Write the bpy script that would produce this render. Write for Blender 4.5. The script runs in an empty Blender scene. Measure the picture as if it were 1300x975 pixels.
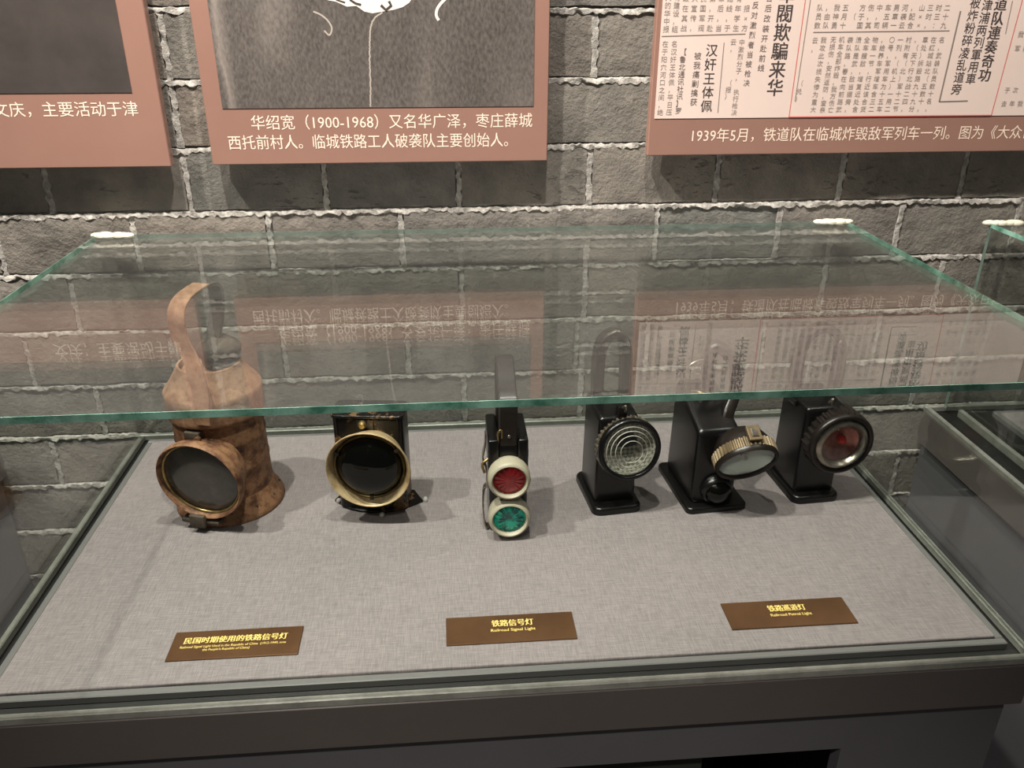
import bpy, bmesh, math, random
from mathutils import Matrix, Vector
random.seed(7)
D = bpy.data
S = bpy.context.scene
C = S.collection
R = math.radians

# ------------------------------------------------------------------ camera
F = 1040.86; PITCH = 0.43757; YAW = 0.08106; ROLL = -0.00166
cam = D.objects.new('camera', D.cameras.new('camera')); C.objects.link(cam)
cam.data.sensor_width = 36.0; cam.data.lens = 36.0 * F / 1300.0
cam.data.clip_start = 0.02
fwd = Vector((math.sin(YAW) * math.cos(PITCH), math.cos(YAW) * math.cos(PITCH), -math.sin(PITCH)))
rt0 = Vector((math.cos(YAW), -math.sin(YAW), 0)); dn0 = fwd.cross(rt0)
rt = math.cos(ROLL) * rt0 + math.sin(ROLL) * dn0
dn = -math.sin(ROLL) * rt0 + math.cos(ROLL) * dn0
m3 = Matrix((rt, -dn, -fwd)).transposed()
cam.matrix_world = Matrix.Translation((0.53597, -1.33255, 0.71516)) @ m3.to_4x4()
S.camera = cam

# ------------------------------------------------------------------ light
w = D.worlds.new('world'); S.world = w; w.use_nodes = True
w.node_tree.nodes['Background'].inputs[0].default_value = (1.0, 0.97, 0.93, 1)
w.node_tree.nodes['Background'].inputs[1].default_value = 0.05

def spot(name, loc, target, power, size=70, radius=0.03, col=(1.0, 0.925, 0.85), blend=0.6):
    l = D.lights.new(name, 'SPOT'); l.energy = power; l.spot_size = R(size); l.spot_blend = blend
    l.shadow_soft_size = radius; l.color = col
    o = D.objects.new(name, l); C.objects.link(o); o.location = loc
    o.rotation_euler = (Vector(target) - Vector(loc)).to_track_quat('-Z', 'Y').to_euler()
    return o
spot('track_spot', (-0.72, -0.66, 2.25), (-0.15, -0.05, 0.42), 215, size=72)
spot('track_spot', (0.06, -0.66, 2.25), (0.62, -0.05, 0.36), 205, size=84)
spot('track_spot', (0.62, -0.68, 2.25), (0.95, -0.05, 0.30), 150, size=84)
spot('track_spot', (1.95, -0.66, 2.25), (1.75, -0.05, 0.42), 45, size=60)  # extra spot, added only to light the right end of the wall
spot('front_fill_spot', (0.0, -2.1, 2.3), (0.58, -0.86, -0.34), 175, size=35, radius=0.06, blend=0.9)  # added fill spot with no visible source, cone narrowed onto the apron
S.view_settings.view_transform = 'Standard'; S.view_settings.look = 'None'
S.view_settings.gamma = 1.0; S.view_settings.use_curve_mapping = False
S.view_settings.exposure = 0.0
S.cycles.max_bounces = 10; S.cycles.transparent_max_bounces = 24

# ------------------------------------------------------------------ materials
def lin(c):
    return tuple((v / 12.92 if v <= 0.04045 else ((v + 0.055) / 1.055) ** 2.4) for v in (x / 255.0 for x in c)) + (1,)
def mat(name, rgb, rough=0.5, metal=0.0, spec=0.5, coat=0.0):
    m = D.materials.new(name); m.use_nodes = True
    b = m.node_tree.nodes['Principled BSDF']
    b.inputs['Base Color'].default_value = lin(rgb); b.inputs['Roughness'].default_value = rough
    b.inputs['Metallic'].default_value = metal; b.inputs['Specular IOR Level'].default_value = spec
    b.inputs['Coat Weight'].default_value = coat
    return m
def N(m, t, **kw):
    n = m.node_tree.nodes.new(t)
    for k, v in kw.items():
        if k in n.inputs: n.inputs[k].default_value = v
        else: setattr(n, k, v)
    return n
def L(m, a, b): m.node_tree.links.new(a, b)
def coords(m, scale=(1, 1, 1), kind='Object', rot=(0, 0, 0)):
    tc = N(m, 'ShaderNodeTexCoord'); mp = N(m, 'ShaderNodeMapping')
    mp.inputs['Scale'].default_value = scale; mp.inputs['Rotation'].default_value = rot
    L(m, tc.outputs[kind], mp.inputs['Vector']); return mp.outputs['Vector']
def ramp(m, fac, stops):
    r = N(m, 'ShaderNodeValToRGB'); e = r.color_ramp.elements
    while len(e) < len(stops): e.new(0.5)
    for i, (p, c) in enumerate(stops):
        e[i].position = p; e[i].color = lin(c) if len(c) == 3 else c
    L(m, fac, r.inputs['Fac']); return r.outputs['Color']
def noise(m, vec, scale, detail=6, rough=0.6):
    n = N(m, 'ShaderNodeTexNoise'); n.inputs['Scale'].default_value = scale
    n.inputs['Detail'].default_value = detail; n.inputs['Roughness'].default_value = rough
    L(m, vec, n.inputs['Vector']); return n.outputs['Fac']
def mix(m, a, b, fac, mode='MIX'):
    x = N(m, 'ShaderNodeMix', data_type='RGBA', blend_type=mode)
    for s, v in ((x.inputs[0], fac), (x.inputs[6], a), (x.inputs[7], b)):
        if isinstance(v, (int, float)): s.default_value = v
        elif isinstance(v, tuple): s.default_value = lin(v) if len(v) == 3 else v
        else: L(m, v, s)
    return x.outputs[2]
def bump(m, h, strength, dist=0.002):
    b = N(m, 'ShaderNodeBump'); b.inputs['Strength'].default_value = strength; b.inputs['Distance'].default_value = dist
    L(m, h, b.inputs['Height']); L(m, b.outputs[0], m.node_tree.nodes['Principled BSDF'].inputs['Normal'])
def base(m, col): L(m, col, m.node_tree.nodes['Principled BSDF'].inputs['Base Color'])
def mathn(m, op, a, b):
    x = N(m, 'ShaderNodeMath', operation=op)
    for s, v in ((x.inputs[0], a), (x.inputs[1], b)):
        if isinstance(v, (int, float)): s.default_value = v
        else: L(m, v, s)
    return x.outputs[0]

def brick_material():
    m = mat('grey_brick', (118, 112, 104), 0.85, spec=0.25)
    g = N(m, 'ShaderNodeNewGeometry'); mp = N(m, 'ShaderNodeMapping'); L(m, g.outputs['Position'], mp.inputs['Vector'])
    v = mp.outputs['Vector']
    oi = N(m, 'ShaderNodeObjectInfo')
    c = ramp(m, oi.outputs['Random'], [(0.0, (130, 120, 110)), (0.35, (117, 115, 109)), (0.6, (133, 125, 115)), (0.85, (107, 111, 107)), (1.0, (122, 118, 112))])
    n1 = noise(m, v, 14, 8, 0.65); n2 = noise(m, v, 120, 5, 0.7)
    c = mix(m, c, ramp(m, n1, [(0.35, (90, 86, 80)), (0.65, (152, 145, 134))]), 0.45)
    c = mix(m, c, (165, 158, 148), mathn(m, 'MULTIPLY', ramp(m, n2, [(0.6, (0, 0, 0)), (0.75, (255, 255, 255))]), 0.25))
    base(m, c)
    mp2 = N(m, 'ShaderNodeMapping'); mp2.inputs['Rotation'].default_value = (0, R(25), 0); mp2.inputs['Scale'].default_value = (1, 1, 3.2)
    L(m, g.outputs['Position'], mp2.inputs['Vector'])
    mu = N(m, 'ShaderNodeTexNoise', noise_type='RIDGED_MULTIFRACTAL'); mu.inputs['Scale'].default_value = 13; mu.inputs['Detail'].default_value = 4
    L(m, mp2.outputs[0], mu.inputs['Vector'])
    crack = ramp(m, noise(m, mp2.outputs[0], 40, 6, 0.72), [(0.36, (0, 0, 0)), (0.42, (255, 255, 255))])
    patch = ramp(m, noise(m, v, 9, 2, 0.5), [(0.48, (0, 0, 0)), (0.58, (255, 255, 255))])
    h = mathn(m, 'ADD', mathn(m, 'MULTIPLY', n1, 0.9), mathn(m, 'MULTIPLY', n2, 0.40))
    h = mathn(m, 'ADD', h, mathn(m, 'MULTIPLY', mathn(m, 'MULTIPLY', crack, patch), 0.25))
    bump(m, h, 1.0, 0.007)
    return m
def fabric_material():
    m = mat('linen', (160, 149, 141), 0.95, spec=0.15)
    v = coords(m)
    def threads(sx, sy):
        v2 = coords(m, (sx, sy, 60)); return noise(m, v2, 1.0, 2, 0.5)
    a = threads(900, 55); b = threads(55, 900); n = noise(m, v, 3, 3, 0.5)
    t = mathn(m, 'ADD', mathn(m, 'MULTIPLY', a, 0.5), mathn(m, 'MULTIPLY', b, 0.5))
    c = ramp(m, t, [(0.30, (98, 94, 93)), (0.5, (128, 121, 120)), (0.7, (154, 147, 145))])
    c = mix(m, c, ramp(m, n, [(0.4, (113, 109, 108)), (0.6, (127, 120, 119))]), 0.4)
    base(m, c); bump(m, t, 0.5, 0.0006)
    return m
def mottled(name, stops, scale, rough=0.7, metal=0.0, bstr=0.5, bdist=0.0015, spec=0.4, rstops=None):
    m = mat(name, (128, 128, 128), rough, metal, spec)
    v = coords(m); n = noise(m, v, scale, 9, 0.68)
    base(m, ramp(m, n, stops))
    if rstops:
        L(m, ramp(m, n, [(p, (q, q, q, 1)) for p, q in rstops]), m.node_tree.nodes['Principled BSDF'].inputs['Roughness'])
    if bstr: bump(m, noise(m, v, scale * 2.5, 6, 0.6), bstr, bdist)
    return m
def pane_material(name, tint, ior=1.5, gl=1.0, haze=0.0):
    """thin clear pane: Fresnel mirror over tinted transmission, same from both faces"""
    m = D.materials.new(name); m.use_nodes = True; nt = m.node_tree; nt.nodes.clear()
    out = N(m, 'ShaderNodeOutputMaterial'); tr = N(m, 'ShaderNodeBsdfTransparent'); gs = N(m, 'ShaderNodeBsdfGlossy')
    tr.inputs['Color'].default_value = tint; gs.inputs['Roughness'].default_value = 0.0
    gs.inputs['Color'].default_value = (gl, gl, gl, 1)
    g = N(m, 'ShaderNodeNewGeometry'); fr = N(m, 'ShaderNodeFresnel'); mr = N(m, 'ShaderNodeMapRange')
    mr.inputs['To Min'].default_value = ior; mr.inputs['To Max'].default_value = 1 / ior
    L(m, g.outputs['Backfacing'], mr.inputs['Value']); L(m, mr.outputs[0], fr.inputs['IOR'])
    mx = N(m, 'ShaderNodeMixShader'); L(m, fr.outputs[0], mx.inputs[0]); L(m, tr.outputs[0], mx.inputs[1]); L(m, gs.outputs[0], mx.inputs[2])
    if haze:      # pale dusty haze, mixed in to brighten what the glass shows
        df = N(m, 'ShaderNodeBsdfDiffuse'); df.inputs['Color'].default_value = (0.8, 0.79, 0.76, 1)
        m2 = N(m, 'ShaderNodeMixShader'); m2.inputs[0].default_value = haze
        L(m, mx.outputs[0], m2.inputs[1]); L(m, df.outputs[0], m2.inputs[2]); mx = m2
    L(m, mx.outputs[0], out.inputs['Surface']); return m

M = {}
M['brick'] = brick_material()
M['mortar'] = mottled('lime_mortar', [(0.35, (122, 119, 113)), (0.6, (184, 180, 172))], 90, 0.9, bstr=0.6, bdist=0.004, spec=0.2)
M['mortar_bed'] = mottled('mortar_bed', [(0.35, (90, 87, 82)), (0.6, (130, 126, 119))], 40, 0.95, bstr=0.8, bdist=0.004, spec=0.1)
M['fabric'] = fabric_material()
M['fabric_edge'] = mat('linen_edge', (120, 114, 112), 0.95, spec=0.1)
M['panel'] = mottled('panel_brown', [(0.3, (146, 111, 98)), (0.7, (153, 117, 103))], 5, 0.42, bstr=0, spec=0.4)
M['panel_side'] = mat('panel_side', (120, 82, 62), 0.6)
M['newsprint'] = mottled('newsprint', [(0.3, (224, 204, 193)), (0.7, (231, 212, 201))], 4, 0.5, bstr=0)
M['ink_soft'] = mat('ink_soft', (150, 138, 130), 0.6)
M['ink'] = mat('ink', (70, 60, 58), 0.6)
M['ink_mid'] = mat('ink_mid', (110, 98, 92), 0.6)
M['red_line'] = mat('red_line', (214, 92, 84), 0.6)
M['rule'] = mat('rule', (132, 120, 111), 0.6)
M['text_cream'] = mat('text_cream', (250, 228, 208), 0.5)
M['tray'] = mat('tray_grey', (112, 112, 110), 0.4, 0.3)
M['groove'] = mat('groove_black', (16, 16, 16), 0.5)
M['lip'] = mottled('lip_metal', [(0.35, (138, 138, 130)), (0.65, (168, 168, 160))], 25, 0.35, 0.3, bstr=0.2)
M['apron'] = mottled('powder_coat_brown', [(0.35, (94, 88, 85)), (0.65, (101, 94, 90))], 3, 0.32, 0.15, bstr=0.0)
M['cabinet'] = mottled('powder_coat_grey', [(0.35, (98, 96, 100)), (0.65, (104, 102, 106))], 3, 0.4, 0.1, bstr=0.0)
M['inside'] = mat('cabinet_inside', (26, 26, 25), 0.8)
M['inside_green'] = mat('cabinet_inside_panel', (40, 43, 38), 0.8)
M['glass'] = pane_material('clear_glass', (0.955, 0.975, 0.965, 1), haze=0.009)
M['glass_side'] = pane_material('clear_glass_side', (0.96, 0.975, 0.965, 1))
M['edge'] = mottled('green_glass_edge', [(0.38, (70, 124, 104)), (0.62, (150, 200, 180))], 22, 0.12, 0.0, bstr=0, spec=0.8)
M['edge_dull'] = mottled('dull_glass_edge', [(0.38, (84, 102, 92)), (0.62, (112, 130, 120))], 22, 0.15, 0.0, bstr=0, spec=0.6)
M['silicone'] = mottled('silicone', [(0.3, (205, 200, 178)), (0.7, (235, 230, 208))], 60, 0.4, bstr=0.3)
M['plate'] = mottled('bronze_plate', [(0.35, (92, 66, 44)), (0.65, (112, 82, 56))], 9, 0.32, 0.55, bstr=0.0)
M['gold_text'] = mat('gold_text', (235, 208, 120), 0.4, 0.1)
M['bead'] = pane_material('bead', (0.9, 0.9, 0.88, 1), 1.75, haze=0.35)  # strong diffuse haze mixed in so the clear beads look brighter
M['rust'] = mottled('rust_light', [(0.30, (72, 46, 30)), (0.42, (122, 86, 60)), (0.56, (158, 124, 96)), (0.68, (128, 88, 62))], 26, 0.75, 0.1, 0.6)
M['rust_dark'] = mottled('rust_dark', [(0.32, (52, 35, 26)), (0.44, (104, 70, 48)), (0.55, (146, 110, 80)), (0.68, (104, 66, 46))], 34, 0.62, 0.2, 0.8, 0.002)
M['soot'] = mottled('sooty_iron', [(0.3, (38, 34, 30)), (0.6, (84, 74, 62)), (0.75, (110, 92, 70))], 40, 0.7, 0.2, 0.6)
M['old_glass'] = mottled('dusty_glass', [(0.3, (50, 47, 42)), (0.6, (84, 80, 73)), (0.8, (104, 98, 88))], 14, 0.22, 0.0, 0.0, spec=0.7)
M['black_worn'] = mottled('worn_black_enamel', [(0.44, (10, 8, 7)), (0.55, (20, 15, 12)), (0.60, (120, 92, 60)), (0.66, (52, 36, 24))], 32, 0.24, 0.1, 0.35, spec=0.45)
M['cream_worn'] = mottled('worn_brass_rim', [(0.3, (96, 70, 44)), (0.45, (168, 144, 104)), (0.6, (196, 176, 138)), (0.72, (110, 76, 46))], 20, 0.4, 0.25, 0.3)
M['brass'] = mottled('dull_brass', [(0.35, (118, 98, 60)), (0.65, (176, 152, 100))], 60, 0.35, 0.8, 0.2)
M['black_glass'] = mat('black_glass', (4, 4, 3), 0.04, spec=0.35)
M['bakelite'] = mottled('black_bakelite', [(0.35, (10, 9, 9)), (0.7, (17, 16, 15))], 10, 0.27, 0.0, 0.06, spec=0.4)
M['bakelite_brown'] = mottled('brown_bakelite', [(0.35, (22, 18, 16)), (0.7, (38, 31, 26))], 12, 0.32, 0.0, 0.06, spec=0.4)
M['cream_plastic'] = mottled('cream_plastic', [(0.35, (158, 152, 132)), (0.7, (176, 170, 150))], 12, 0.4, 0, 0.0)
M['chrome'] = mottled('aged_chrome', [(0.4, (120, 112, 100)), (0.65, (176, 168, 156))], 50, 0.28, 0.9, 0.2)
M['reflector'] = mat('silver_reflector', (196, 206, 202), 0.22, 0.9)
M['knurl_bronze'] = mottled('bronze_knurl', [(0.35, (84, 70, 50)), (0.65, (124, 106, 78))], 40, 0.5, 0.3, 0.2)
M['knurl_worn'] = mottled('worn_knurl', [(0.42, (52, 46, 40)), (0.6, (118, 108, 92))], 60, 0.4, 0.2, 0.2)
M['red_glass'] = mottled('red_lens', [(0.35, (120, 14, 20)), (0.6, (190, 30, 40))], 60, 0.08, 0, 0.4, spec=0.8)
M['green_glass'] = mottled('green_lens', [(0.42, (6, 96, 92)), (0.56, (20, 210, 180))], 60, 0.08, 0, 0.4, spec=0.8)  # bright patches in the green imitate a backlit glint
M['red_bulb'] = mat('red_bulb', (225, 40, 28), 0.2)
M['lens'] = pane_material('lens_glass', (0.93, 0.95, 0.93, 1), 1.55)
M['floor'] = mottled('floor_tile', [(0.3, (62, 60, 57)), (0.7, (72, 70, 66))], 4, 0.3, 0, 0.0)
M['photo_dark'] = mottled('photo_print_dark', [(0.3, (60, 55, 52)), (0.7, (78, 72, 68))], 9, 0.5, 0, 0)
def coat_print():
    m = mat('photo_print_coat', (90, 84, 78), 0.5)
    v = coords(m); v2 = coords(m, (5, 1, 1.8), rot=(0, R(5), 0))
    big = noise(m, v2, 2.2, 3, 0.5); v3 = coords(m, (230, 1, 120), rot=(0, R(-40), 0)); fine = noise(m, v3, 1.0, 3, 0.6)
    c = ramp(m, big, [(0.36, (72, 67, 62)), (0.55, (88, 82, 77)), (0.75, (120, 112, 105))])
    # paler sleeve fold printed at the left side of the picture
    sx = N(m, 'ShaderNodeSeparateXYZ'); tc = N(m, 'ShaderNodeTexCoord'); L(m, tc.outputs['Object'], sx.inputs[0])
    dx = mathn(m, 'ADD', sx.outputs[0], mathn(m, 'MULTIPLY', big, 0.03))
    lf = ramp(m, mathn(m, 'ADD', mathn(m, 'MULTIPLY', dx, 4.0), 0.0), [(0.88, (0, 0, 0)), (0.905, (255, 255, 255)), (0.925, (190, 190, 190)), (0.965, (0, 0, 0))])
    c = mix(m, c, (178, 166, 156), mathn(m, 'MULTIPLY', lf, 0.55))
    c = mix(m, c, ramp(m, fine, [(0.35, (52, 48, 45)), (0.65, (140, 132, 125))]), 0.30)
    base(m, c); return m
M['photo_coat'] = coat_print()
M['photo_white'] = mat('photo_print_white', (232, 222, 212), 0.5)
M['photo_line'] = mat('photo_print_line', (176, 166, 156), 0.5)

# ------------------------------------------------------------------ builders
def obj(name, bm, m, parent=None, smooth=None, mtx=None):
    me = D.meshes.new(name)
    if isinstance(bm, bmesh.types.BMesh):
        bmesh.ops.recalc_face_normals(bm, faces=bm.faces[:])
        bm.to_mesh(me); bm.free()
    else: me = bm; me.name = name
    if smooth is not None:
        for p in me.polygons: p.use_smooth = True
        me.set_sharp_from_angle(angle=R(smooth))
    me.materials.clear(); me.materials.append(m)
    o = D.objects.new(name, me); C.objects.link(o)
    if mtx is not None: me.transform(mtx)
    if parent: o.parent = parent
    return o
def tag(o, label=None, cat=None, group=None, kind=None):
    if label: o['label'] = label
    if cat: o['category'] = cat
    if group: o['group'] = group
    if kind: o['kind'] = kind
    return o
def empty(name, loc, rz=0):
    o = D.objects.new(name, None); C.objects.link(o); o.location = loc; o.rotation_euler = (0, 0, R(rz))
    o.empty_display_size = 0.02; return o
def box(bm, x0, x1, y0, y1, z0, z1, bev=0, seg=2, mtx=None):
    r = bmesh.ops.create_cube(bm, size=1.0); vs = r['verts']
    for v in vs:
        v.co = Vector((x0 if v.co.x < 0 else x1, y0 if v.co.y < 0 else y1, z0 if v.co.z < 0 else z1))
    if bev:
        es = list({e for v in vs for e in v.link_edges})
        g = bmesh.ops.bevel(bm, geom=es, offset=bev, segments=seg, profile=0.5, affect='EDGES')
        vs = list({v for f in g['faces'] for v in f.verts} | {v for v in vs if v.is_valid})
    if mtx: bmesh.ops.transform(bm, matrix=mtx, verts=vs)
    return vs
def bx(*a, **k):
    bm = bmesh.new(); box(bm, *a, **k); return bm
def lathe(prof, seg=48, mtx=None, closed=False, bm=None, rfun=None):
    """prof: (r, h) around +Z; r = 0 closes to a pole"""
    bm = bm or bmesh.new(); rings = []
    for i, (r, h) in enumerate(prof):
        if r < 1e-6: rings.append([bm.verts.new((0, 0, h))])
        else:
            rings.append([bm.verts.new((r * math.cos(2 * math.pi * k / seg), r * math.sin(2 * math.pi * k / seg), h)) for k in range(seg)])
    pairs = list(zip(rings, rings[1:])) + ([(rings[-1], rings[0])] if closed else [])
    for a, b in pairs:
        for k in range(seg):
            q = (k + 1) % seg
            if len(a) == 1 and len(b) == 1: continue
            if len(a) == 1: bm.faces.new((a[0], b[q], b[k]))
            elif len(b) == 1: bm.faces.new((a[k], a[q], b[0]))
            else: bm.faces.new((a[k], a[q], b[q], b[k]))
    if mtx: bmesh.ops.transform(bm, matrix=mtx, verts=[v for r in rings for v in r])
    return bm
def knurl(r0, r1, h0, h1, n, mtx, r_in):
    """ring with n raised ribs, axis +Z"""
    bm = bmesh.new(); seg = n * 4
    def rr(k): return r1 if (k % 4) < 2 else r0
    A = []
    for (h, rf) in ((h0, lambda k: r_in), (h0, rr), (h1, rr), (h1, lambda k: r_in)):
        A.append([bm.verts.new((rf(k) * math.cos(2 * math.pi * k / seg), rf(k) * math.sin(2 * math.pi * k / seg), h)) for k in range(seg)])
    for i in range(4):
        a, b = A[i], A[(i + 1) % 4]
        for k in range(seg):
            q = (k + 1) % seg; bm.faces.new((a[k], a[q], b[q], b[k]))
    bmesh.ops.transform(bm, matrix=mtx, verts=bm.verts[:]); return bm
def spline(pts, n=8):
    P = [Vector(p) for p in pts]; out = []
    P = [P[0] * 2 - P[1]] + P + [P[-1] * 2 - P[-2]]
    for i in range(1, len(P) - 2):
        for k in range(n):
            t = k / n; a, b, c, d = P[i - 1], P[i], P[i + 1], P[i + 2]
            out.append(0.5 * ((2 * b) + (c - a) * t + (2 * a - 5 * b + 4 * c - d) * t * t + (3 * b - 3 * c + d - a) * t ** 3))
    out.append(P[-2]); return out
def strap(pts, width, thick, side=(1, 0, 0), n=6, bev=0.0, wfun=None, bm=None):
    """flat bar swept along pts; `side` is the direction of its width"""
    P = spline(pts, n); s = Vector(side).normalized(); bm = bm or bmesh.new(); rings = []
    for i, p in enumerate(P):
        t = (P[min(i + 1, len(P) - 1)] - P[max(i - 1, 0)]).normalized(); nn = t.cross(s).normalized()
        wd = width * (wfun(i / (len(P) - 1)) if wfun else 1) / 2; th = thick / 2; b = min(wd, th) * 0.35
        sec = [(-wd, -th + b), (-wd + b, -th), (wd - b, -th), (wd, -th + b), (wd, th - b), (wd - b, th), (-wd + b, th), (-wd, th - b)]
        rings.append([bm.verts.new(p + s * u + nn * v) for u, v in sec])
    for a, b in zip(rings, rings[1:]):
        for k in range(8): bm.faces.new((a[k], a[(k + 1) % 8], b[(k + 1) % 8], b[k]))
    bm.faces.new(rings[0]); bm.faces.new(rings[-1][::-1]); return bm
def tube(pts, r, seg=8, n=5, bm=None, up=(0, 0, 1)):
    P = spline(pts, n); bm = bm or bmesh.new(); rings = []
    ref = Vector((0.31, 0.83, 0.46))
    for i, p in enumerate(P):
        t = (P[min(i + 1, len(P) - 1)] - P[max(i - 1, 0)]).normalized()
        a = t.cross(ref).normalized(); b = t.cross(a)
        rings.append([bm.verts.new(p + (a * math.cos(2 * math.pi * k / seg) + b * math.sin(2 * math.pi * k / seg)) * r) for k in range(seg)])
    for a, b in zip(rings, rings[1:]):
        for k in range(seg): bm.faces.new((a[k], a[(k + 1) % seg], b[(k + 1) % seg], b[k]))
    bm.faces.new(rings[0]); bm.faces.new(rings[-1][::-1]); return bm
def prism(poly, z0, z1, bev=0, mtx=None):
    bm = bmesh.new(); vs = [bm.verts.new((x, y, z0)) for x, y in poly]; f = bm.faces.new(vs)
    e = bmesh.ops.extrude_face_region(bm, geom=[f]); tv = [v for v in e['geom'] if isinstance(v, bmesh.types.BMVert)]
    bmesh.ops.translate(bm, verts=tv, vec=(0, 0, z1 - z0))
    if bev:
        es = [ed for ed in bm.edges if abs(ed.verts[0].co.z - ed.verts[1].co.z) < 1e-7 and ed.verts[0].co.z > z1 - 1e-6]
        bmesh.ops.bevel(bm, geom=es, offset=bev, segments=3, profile=0.5, affect='EDGES')
    if mtx: bmesh.ops.transform(bm, matrix=mtx, verts=bm.verts[:])
    return bm
def rrect(x0, x1, y0, y1, r, n=6):
    out = []
    for cx, cy, a0 in ((x1 - r, y1 - r, 0), (x0 + r, y1 - r, 90), (x0 + r, y0 + r, 180), (x1 - r, y0 + r, 270)):
        for k in range(n + 1):
            a = R(a0 + 90 * k / n); out.append((cx + r * math.cos(a), cy + r * math.sin(a)))
    return out

def text_me(s, em, bold=0.0, width=None, align='LEFT', vertical=False, pitch=None, xs=1.0, shear=0.0):
    cu = D.curves.new('txt', 'FONT'); cu.size = em; cu.resolution_u = 2
    cu.align_x = align; cu.shear = shear; cu.fill_mode = 'FRONT'
    if vertical:
        cu.body = '\n'.join(s); cu.space_line = 1.0
    else: cu.body = s
    o = D.objects.new('txt', cu); C.objects.link(o)
    bpy.context.view_layer.update()
    dg = bpy.context.evaluated_depsgraph_get()
    me = D.meshes.new_from_object(o.evaluated_get(dg))
    D.objects.remove(o); D.curves.remove(cu)
    if bold:
        b2 = bmesh.new()
        for k in (-1, 0, 1):
            m2 = me.copy(); m2.transform(Matrix.Translation((k * bold * em, 0, 0.00002 * k))); b2.from_mesh(m2); D.meshes.remove(m2)
        b2.to_mesh(me); b2.free()
    if len(me.vertices):
        x = [v.co.x for v in me.vertices]; y = [v.co.y for v in me.vertices]
        if width and not vertical: me.transform(Matrix.Diagonal((width / (max(x) - min(x)), 1, 1, 1)) @ Matrix.Translation((-min(x), 0, 0)))
        if vertical and pitch:     # stretch to the wanted overall height
            H = pitch * len(s) - (pitch - em) - em * 0.1
            sy = H / (max(y) - min(y)); me.transform(Matrix.Diagonal((xs, sy, 1, 1)) @ Matrix.Translation((0, -max(y), 0)))
    return me
RX = Matrix.Rotation(R(90), 4, 'X')
def wall_text(name, s, x, z, em, m, parent, y, **k):
    """lettering standing on a plane that faces -Y, (x, z) in the parent's frame"""
    me = text_me(s, em, **k)
    return obj(name, me, m, parent, mtx=Matrix.Translation((x, y, z)) @ RX)

# ================================================================== SETTING
YW = 0.045          # face of the bricks
ROW0, COURSE = 0.7045, 0.1019
wall = empty('wall_back', (0, 0, 0)); tag(wall, kind='structure')
obj('mortar_bed', bx(-1.3, 2.7, YW + 0.007, YW + 0.15, -0.86, 1.35), M['mortar_bed'], wall)
joints = {-3: 'E', -2: 'F', -1: 'E', 0: 'A', 1: 'B', 2: 'C', 3: 'D', 4: 'E', 5: 'F', 6: 'G', 7: 'H'}
P = 0.2195
odd = [0.0205 + P * k for k in range(-6, 13)]; even = [-0.1 + P * k for k in range(-6, 13)]
def near(lst, drop): return [x for x in lst if all(abs(x - d) > 0.06 for d in drop)]
custom = {0: near(even, []), 1: near(odd, [0.0205, 0.24, 0.68]) + [0.119, 0.56], 2: even, 3: near(odd, [0.68]), 4: near(even, [0.12, 0.99, 0.34]) ,
          5: near(odd, [0.68, 0.02]) + [0.045, 0.766], 6: near(even, [0.34, 0.99]), 7: odd}
def brick_mesh(length, height, seed):
    rnd = random.Random(seed); bm = bmesh.new(); nx = 6 if length < 0.3 else 9; nz = 2
    g = {}
    for i in range(nx + 1):
        for j in range(nz + 1):
            ex = i in (0, nx); ez = j in (0, nz)
            x = length * (i / nx - 0.5) + (rnd.uniform(-0.001, 0.001)); z = height * (j / nz - 0.5) + (rnd.uniform(-0.0016, 0.0016) if ez else 0)
            y = rnd.uniform(-0.0015, 0.0015) + (0.0025 if (ex or ez) else 0)
            g[i, j] = bm.verts.new((x, y, z))
    for i in range(nx):
        for j in range(nz): bm.faces.new((g[i, j], g[i + 1, j], g[i + 1, j + 1], g[i, j + 1]))
    be = [e for e in bm.edges if e.is_boundary]
    r = bmesh.ops.extrude_edge_only(bm, edges=be); vs = [v for v in r['geom'] if isinstance(v, bmesh.types.BMVert)]
    for v in vs: v.co.y = 0.012
    me = D.meshes.new('brick'); bmesh.ops.recalc_face_normals(bm, faces=bm.faces[:]); bm.to_mesh(me); bm.free()
    for p in me.polygons: p.use_smooth = True
    me.set_sharp_from_angle(angle=R(40)); me.materials.append(M['brick']); return me
variants = [brick_mesh(P - 0.011, COURSE - 0.009, s) for s in range(9)]
JW = 0.011
mort = bmesh.new()
rr = random.Random(3)
def mortar_strip(x0, x1, z0, z1, y, horizontal):
    """irregular raised bead of mortar"""
    n = max(2, int((x1 - x0 if horizontal else z1 - z0) / 0.006)); A = []
    for i in range(n + 1):
        t = i / n; j = lambda a: rr.uniform(-a, a)
        if horizontal:
            x = x0 + (x1 - x0) * t
            A.append([mort.verts.new((x, y + 0.008, z1 + j(0.0008))), mort.verts.new((x, y + 0.001 + j(0.0014), z1 - 0.003 + j(0.0018))), mort.verts.new((x, y + 0.0005 + j(0.0014), z0 + 0.0005 + j(0.0032))), mort.verts.new((x, y + 0.008, z0 - 0.001))])
        else:
            z = z0 + (z1 - z0) * t
            A.append([mort.verts.new((x0, y + 0.008, z)), mort.verts.new((x0 + 0.001 + j(0.0024), y + 0.001 + j(0.0014), z)), mort.verts.new((x1 - 0.001 + j(0.0024), y + 0.001 + j(0.0014), z)), mort.verts.new((x1, y + 0.008, z))])
    for a, b in zip(A, A[1:]):
        for k in range(3): mort.faces.new((a[k], a[k + 1], b[k + 1], b[k]))
rc = random.Random(11)
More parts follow.
